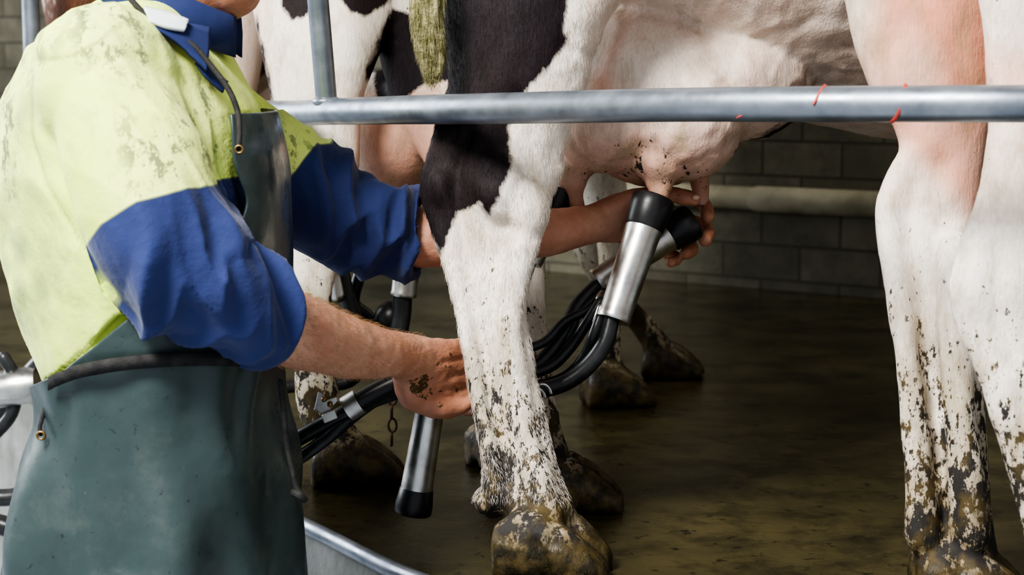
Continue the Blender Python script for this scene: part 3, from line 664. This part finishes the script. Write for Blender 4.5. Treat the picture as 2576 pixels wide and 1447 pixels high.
# --- apron edge profile (needed to keep the shirt tucked under it)
rows=[(283,577),(330,576),(400,580),(450,600),(500,618),(560,600),(650,500),(720,410),(770,340),(860,232),(935,140)]
R=[]
for py,px in rows:
    p,th=ts_px(px,py,.014); R.append((p.z,th))
zb=R[-1][0]; th_b=R[-1][1]
R+= [(zb-.03,max(th_b,A(160))),(zb-.1,A(170)),(-.30,A(172)),(-.36,A(172))]
rz=np.array([r[0] for r in R])[::-1]; rt=np.array([r[1] for r in R])[::-1]
zz=np.concatenate([np.linspace(R[0][0],zb-.1,72),np.linspace(zb-.1,-.36,40)[1:]])
tv=np.interp(zz,rz,rt)
for _ in range(3): tv[1:-1]=.25*tv[:-2]+.5*tv[1:-1]+.25*tv[2:]
AR=list(zip(zz,tv))
# --- shirt
mb=MB()
mb.loft(torso_sections(0)[1:60],40)
mb.blob(W(262,215,2.05),(.088,.085,.095)); 
sl=[(215,150,2.07,90),(262,215,2.04,150),(315,340,2.01,170),(365,470,1.99,178),(410,590,1.985,182),(455,680,1.995,168),(520,735,2.01,146),(590,768,2.04,134),(670,802,2.08,118)]
def sleeve(mb,pts,inner):
    R=[]
    for p in pts:
        w=W(*p[:3]); r=p[3]*p[2]/FP; R.append((w.x,w.y,w.z,r,r))
    C=crom(R,5); Pp=[Vector(c[:3]) for c in C]; secs=[]
    for i,c in enumerate(C):
        t=(Pp[min(i+1,len(Pp)-1)]-Pp[max(i-1,0)]).normalized(); v=Vector((0,1,0)); v=(v-t*v.dot(t)).normalized(); secs.append((Pp[i],t.cross(v),v,c[3],c[3]))
    t=(Pp[-1]-Pp[-2]).normalized(); e=secs[-1]
    secs.append((e[0]+t*.003,e[1],e[2],e[3]*.97,e[3]*.97)); secs.append((e[0]-t*.0,e[1],e[2],e[3]*inner,e[3]*inner)); secs.append((e[0]-t*.05,e[1],e[2],e[3]*inner,e[3]*inner))
    mb.loft(secs,36)
sleeve(mb,sl,.88)
sl2=[(470,200,2.34,90),(560,310,2.39,120),(660,400,2.43,135),(760,480,2.46,140),(850,535,2.49,130),(950,570,2.505,118),(1052,584,2.51,108)]
sleeve(mb,sl2,.86)
ob=finish(mb,'shirt',.0042,5,farmer,M_shirt); me=ob.data; P=coords(me); N=normals(me)
nav=sdf(P,[(226,622),(300,548),(390,493),(500,464),(612,456),(760,500),(900,700),(800,1000),(560,1000),(400,850),(318,770),(300,730)],2.0)
nav=np.where(P[:,1]<2.14,nav,-1)
nav2=sdf(P,[(797,362),(1200,400),(1200,760),(700,760),(690,560),(712,492)],2.42); nav=np.where(P[:,1]>2.24,np.maximum(nav,nav2),nav)
attr(me,'navy',nav)
def ridges(P,axis,lam,ratio,amp,off,sharp=2.2):
    ax=np.array(axis,float); ax/=np.linalg.norm(ax)
    s=P@ax; Q=P-s[:,None]*ax
    C=Q*(ratio/lam)+ (s/lam)[:,None]*ax
    C=C+.5*np.stack([nz(P,(7,7,7),off+3),nz(P,(7,7,7),off+9),nz(P,(7,7,7),off+5)],1)
    a=np.array([noise.noise((c[0]+off,c[1],c[2])) for c in C])
    return amp*((1-np.abs(a)*sharp*2).clip(-.6,1)) 
d=.005*nz(P,(4,4,4),1.1)+.0025*nz(P,(14,14,7),4.)
mR=(P[:,1]<2.13); mL=(P[:,1]>2.33)&(P[:,0]>W(720,400,2.45).x)
aR=W(670,802,2.08)-W(470,700,2.0); aR=np.array(aR.normalized())+np.array([0,0,.75])
e_=np.linalg.norm(P-np.array(W(560,730,2.02)),axis=1); wR=1-sstep(e_,.07,.19)
d+=np.where(mR,1,0)*(.15+.85*wR)*(ridges(P,aR,.070,.30,.014,1.0)+ridges(P,aR,.036,.3,.007,6.0))
wL=sstep(P[:,0],W(740,400,2.45).x,W(880,400,2.5).x)
aL=W(1052,584,2.51)-W(760,480,2.46); aL=np.array(aL.normalized())+np.array([0,0,.35])
d+=np.where(mL,1,0)*wL*(ridges(P,aL,.065,.30,.014,4.0)+ridges(P,aL,.034,.3,.008,3.0))
tw=np.where(mR|mL,.25,1)*1.0
d+=tw*ridges(P,(.75,0,.5),.16,.25,.009,7.0)
thv=np.arctan2(np.abs(P[:,1]-DT)/np.interp(P[:,2],TZ,TB),(P[:,0]-np.interp(P[:,2],TZ,TCx))/np.interp(P[:,2],TZ,TA))
az=np.array([r[0] for r in AR])[::-1]; at_=np.array([r[1] for r in AR])[::-1]
rr=np.hypot((P[:,1]-DT)/np.interp(P[:,2],TZ,TB),(P[:,0]-np.interp(P[:,2],TZ,TCx))/np.interp(P[:,2],TZ,TA))
und=(P[:,2]<AR[0][0])&(thv<np.interp(P[:,2],az,at_)+.08)&(rr<1.04)
d=np.where(und,np.minimum(d,-.003),d)
sq=sdf(P,[(60,250),(82,360),(120,450),(180,540),(232,615)],2.03,False); sq2=sdf(P,[(350,60),(300,110),(240,140),(120,150)],2.08,False)
sea=np.exp(-(sq/.0022)**2)+np.exp(-(sq2/.0018)**2); sea=np.clip(sea,0,1)*(P[:,1]<2.2); attr(me,'seam',.7*sea); d-=.003*np.exp(-(sq/.006)**2)*(P[:,1]<2.2)
P2=P+N*d[:,None]; setco(me,P2)
ds=np.exp(-((np.linalg.norm((P-np.array(W(125,290,2.08)))*np.array([1,.4,1]),axis=1)/.035)**2)); ds=ds+.8*np.exp(-((np.linalg.norm((P-np.array(W(420,110,2.1)))*np.array([.6,.4,1.6]),axis=1)/.04)**2)); ds=ds+.7*np.exp(-((np.linalg.norm((P-np.array(W(90,650,2.1)))*np.array([.8,.4,.6]),axis=1)/.05)**2)); attr(me,'dust',np.clip(ds*(.6+nz(P,(30,30,30))),0,.8))
# collar
mb=MB()
def ring(mb,c,a,b,tilt,h_,th,flare,t0=0,t1=2*math.pi,n_=48):
    M_=Matrix.Rotation(tilt,3,'Y'); base=len(mb.v)
    prof=[(0,0),(h_,flare*.3),(h_,flare*.3+th),(h_*.5,flare*.7+th),(-h_*.35,flare+th*2.2),(-h_*.35,flare+th*1.2)]
    for i in range(n_+1):
        t=t0+(t1-t0)*i/n_
        for z,r in prof: mb.v.append(tuple(c+M_@Vector(((a+r)*math.cos(t),(b+r)*math.sin(t),z))))
    m=len(prof)
    for i in range(n_):
        for j in range(m):
            k=(j+1)%m; mb.f.append((base+i*m+j,base+i*m+k,base+(i+1)*m+k,base+(i+1)*m+j))
    mb.f.append(tuple(base+j for j in range(m))); mb.f.append(tuple(base+n_*m+j for j in range(m))[::-1])
ring(mb,W(428,42,2.2),.070,.068,A(24),.034,.004,.022,A(-15),A(-345))
simple(mb,'collar',farmer,M_navy)
def patch(name,pts,mat,off=.012,th=.003):
    bm=bmesh.new(); top,bot=pts; n1=14; n2=6
    T1=crom(top,8); B1=crom(bot,8)
    def at(C,t): 
        i=t*(len(C)-1); k=int(min(i,len(C)-2)); return C[k]+(C[k+1]-C[k])*(i-k)
    g=[]
    for j in range(n2+1):
        row=[]
        for i in range(n1+1):
            a=at(T1,i/n1); b_=at(B1,i/n1); q=a+(b_-a)*(j/n2)
            row.append(bm.verts.new(ts_px(q[0],q[1],off)[0]))
        g.append(row)
    for j in range(n2):
        for i in range(n1): bm.faces.new((g[j][i],g[j][i+1],g[j+1][i+1],g[j+1][i]))
    me=bpy.data.meshes.new(name); bm.to_mesh(me); bm.free(); smooth(me); me.materials.append(mat); ob=link(bpy.data.objects.new(name,me),farmer)
    m=ob.modifiers.new('s','SOLIDIFY'); m.thickness=th; m.offset=0; return ob
patch('collar_wing',([(372,60),(430,62),(480,62),(528,72)],[(372,66),(440,104),(490,150),(520,178)]),M_navy,.022,.004)
patch('placket',([(500,140),(530,170),(572,205)],[(492,160),(520,196),(560,232)]),M_navy,.013)
patch('collar_lining',([(362,18),(420,32),(474,52)],[(376,56),(420,72),(464,80)]),M_white,.029,.004)
# --- apron
sz=np.array([-.4,-.3,zb-.18,zb-.08,zb,zb+.2]); so=np.array([.034,.028,.010,.003,0,0])
bm=bmesh.new(); NC=110; grid=[]
for z,th in AR:
    row=[]
    for i in range(NC+1):
        t=-th+2*th*i/NC
        off=.013+np.interp(z,sz,so)
        fl_=sstep(np.array([zb-z]),-.02,.25)[0]
        off+= fl_*(.009*math.sin(5*t+3*z*4+.6)+.006*math.sin(11*t+1.3-8*z)+.007*noise.noise((t*1.6+3,z*3,0))) 
        off+= .006*noise.noise((t*2.5,z*9,1.7)) + (1-fl_)*.003
        gth=math.exp(-((z-zb+.02)/.06)**2); off+=.0035*gth*math.sin(15*t+4*noise.noise((t*2,z*6,2.2)))
        row.append(bm.verts.new(tsurf(z,t,off)))
    grid.append(row)
for j in range(len(grid)-1):
    for i in range(NC): bm.faces.new((grid[j][i],grid[j][i+1],grid[j+1][i+1],grid[j+1][i]))
bmesh.ops.recalc_face_normals(bm,faces=bm.faces)
me=bpy.data.meshes.new('apron'); bm.to_mesh(me); bm.free(); smooth(me); me.materials.append(M_apron)
ob=link(bpy.data.objects.new('apron',me),farmer); m=ob.modifiers.new('s','SOLIDIFY'); m.thickness=.004; m.offset=0
m=ob.modifiers.new('ss','SUBSURF'); m.levels=1; m.render_levels=1
def strap(name,pts,wid,off,mat,th=.003):
    C=crom([(p[0],p[1]) for p in pts],8); bm=bmesh.new(); prev=None
    for px,py in C:
        a,_=ts_px(px,py-wid/2,off); b,_=ts_px(px,py+wid/2,off); v=(bm.verts.new(a),bm.verts.new(b))
        if prev: bm.faces.new((prev[0],prev[1],v[1],v[0]))
        prev=v
    me=bpy.data.meshes.new(name); bm.to_mesh(me); bm.free(); smooth(me); me.materials.append(mat); ob=link(bpy.data.objects.new(name,me),farmer)
    m=ob.modifiers.new('s','SOLIDIFY'); m.thickness=th; m.offset=0; return ob
strap('waist_tie',[(122,946),(145,934),(200,912),(300,893),(420,884),(520,884),(600,890)],34,.028,M_strap)
def path3(name,pts,r,mat): return tube_path(name,[W(*p) for p in pts],r,mat,farmer,k=5,n=10)
path3('neck_cord',[(330,0,2.09),(400,70,2.07),(480,110,2.06),(530,165,2.06),(575,225,2.055),(598,282,2.05),(602,330,2.04),(600,372,2.03)],.0035,M_strap)
path3('tie_cord',[(705,960,2.06),(715,1040,2.05),(722,1120,2.06),(735,1180,2.06),(745,1225,2.06),(762,1252,2.06)],.0035,M_strap)
path3('tie_knot',[(740,1240,2.06),(752,1246,2.055),(764,1256,2.06)],.005,M_strap)
path3('side_cord',[(135,950,2.1),(118,1000,2.08),(106,1050,2.06),(100,1075,2.05),(102,1092,2.045)],.0028,M_strap)
def torus(name,c,R_,r_,mat):
    pts=[Vector(c)+Vector((R_*math.cos(t),0,R_*math.sin(t))) for t in np.linspace(0,2*math.pi,25)]
    return tube_path(name,pts,r_,mat,farmer,k=1,n=8)
torus('grommet_waist',W(103,1096,2.04),.0045,.0016,M_brass); torus('grommet_bib',W(601,376,2.025),.0042,.0015,M_brass)
mb=MB()
for s,px in ((-1,400),(1,430)):
    x=W(px,1300,2.2).x; y=2.2+.09*s
    mb.wlimb([(x,y,.14,.10,.085),(x+.01,y,-.2,.09,.08),(x,y,-.45,.08,.08),(x,y,-.52,.08,.08)],4,20)
simple(mb,'trousers',farmer,M_navy)
mb=MB()
for s,px in ((-1,400),(1,430)):
    x=W(px,1300,2.2).x; y=2.2+.09*s
    mb.wlimb([(x,y,-.45,.075,.075),(x,y,-.62,.058,.058),(x+.02,y,-.70,.052,.055),(x+.09,y,-.715,.036,.05),(x+.17,y,-.72,.028,.045)],4,20)
simple(mb,'boots',farmer,M_rubber)

# ---------------------------------------------------------------- light
w=bpy.data.worlds.new('world'); sc.world=w; w.use_nodes=True; bg=w.node_tree.nodes['Background']; bg.inputs[0].default_value=(.84,.91,1,1); bg.inputs[1].default_value=.68
def area(name,loc,tgt,size,e,col=(1,1,1),sy=None):
    l=bpy.data.lights.new(name,'AREA'); l.size=size; l.energy=e; l.color=col
    if sy: l.shape='RECTANGLE'; l.size_y=sy
    o=bpy.data.objects.new(name,l); sc.collection.objects.link(o); o.location=loc; o.rotation_euler=(Vector(tgt)-Vector(loc)).to_track_quat('-Z','Y').to_euler()
area('wall_fill_lamp',(-1.5,0,3.1),(-.1,2.4,.5),1.1,300,(1,.98,.94))
area('wall_fill_lamp',(1.8,4.2,2.9),(1.4,4.9,.3),1.2,36,(1,.95,.84))  # added fill lamp, only there to brighten the back wall
area('doorway_lamp',(-4.0,4.6,1.9),(0,3.0,.2),2.2,170,(.92,.96,1))
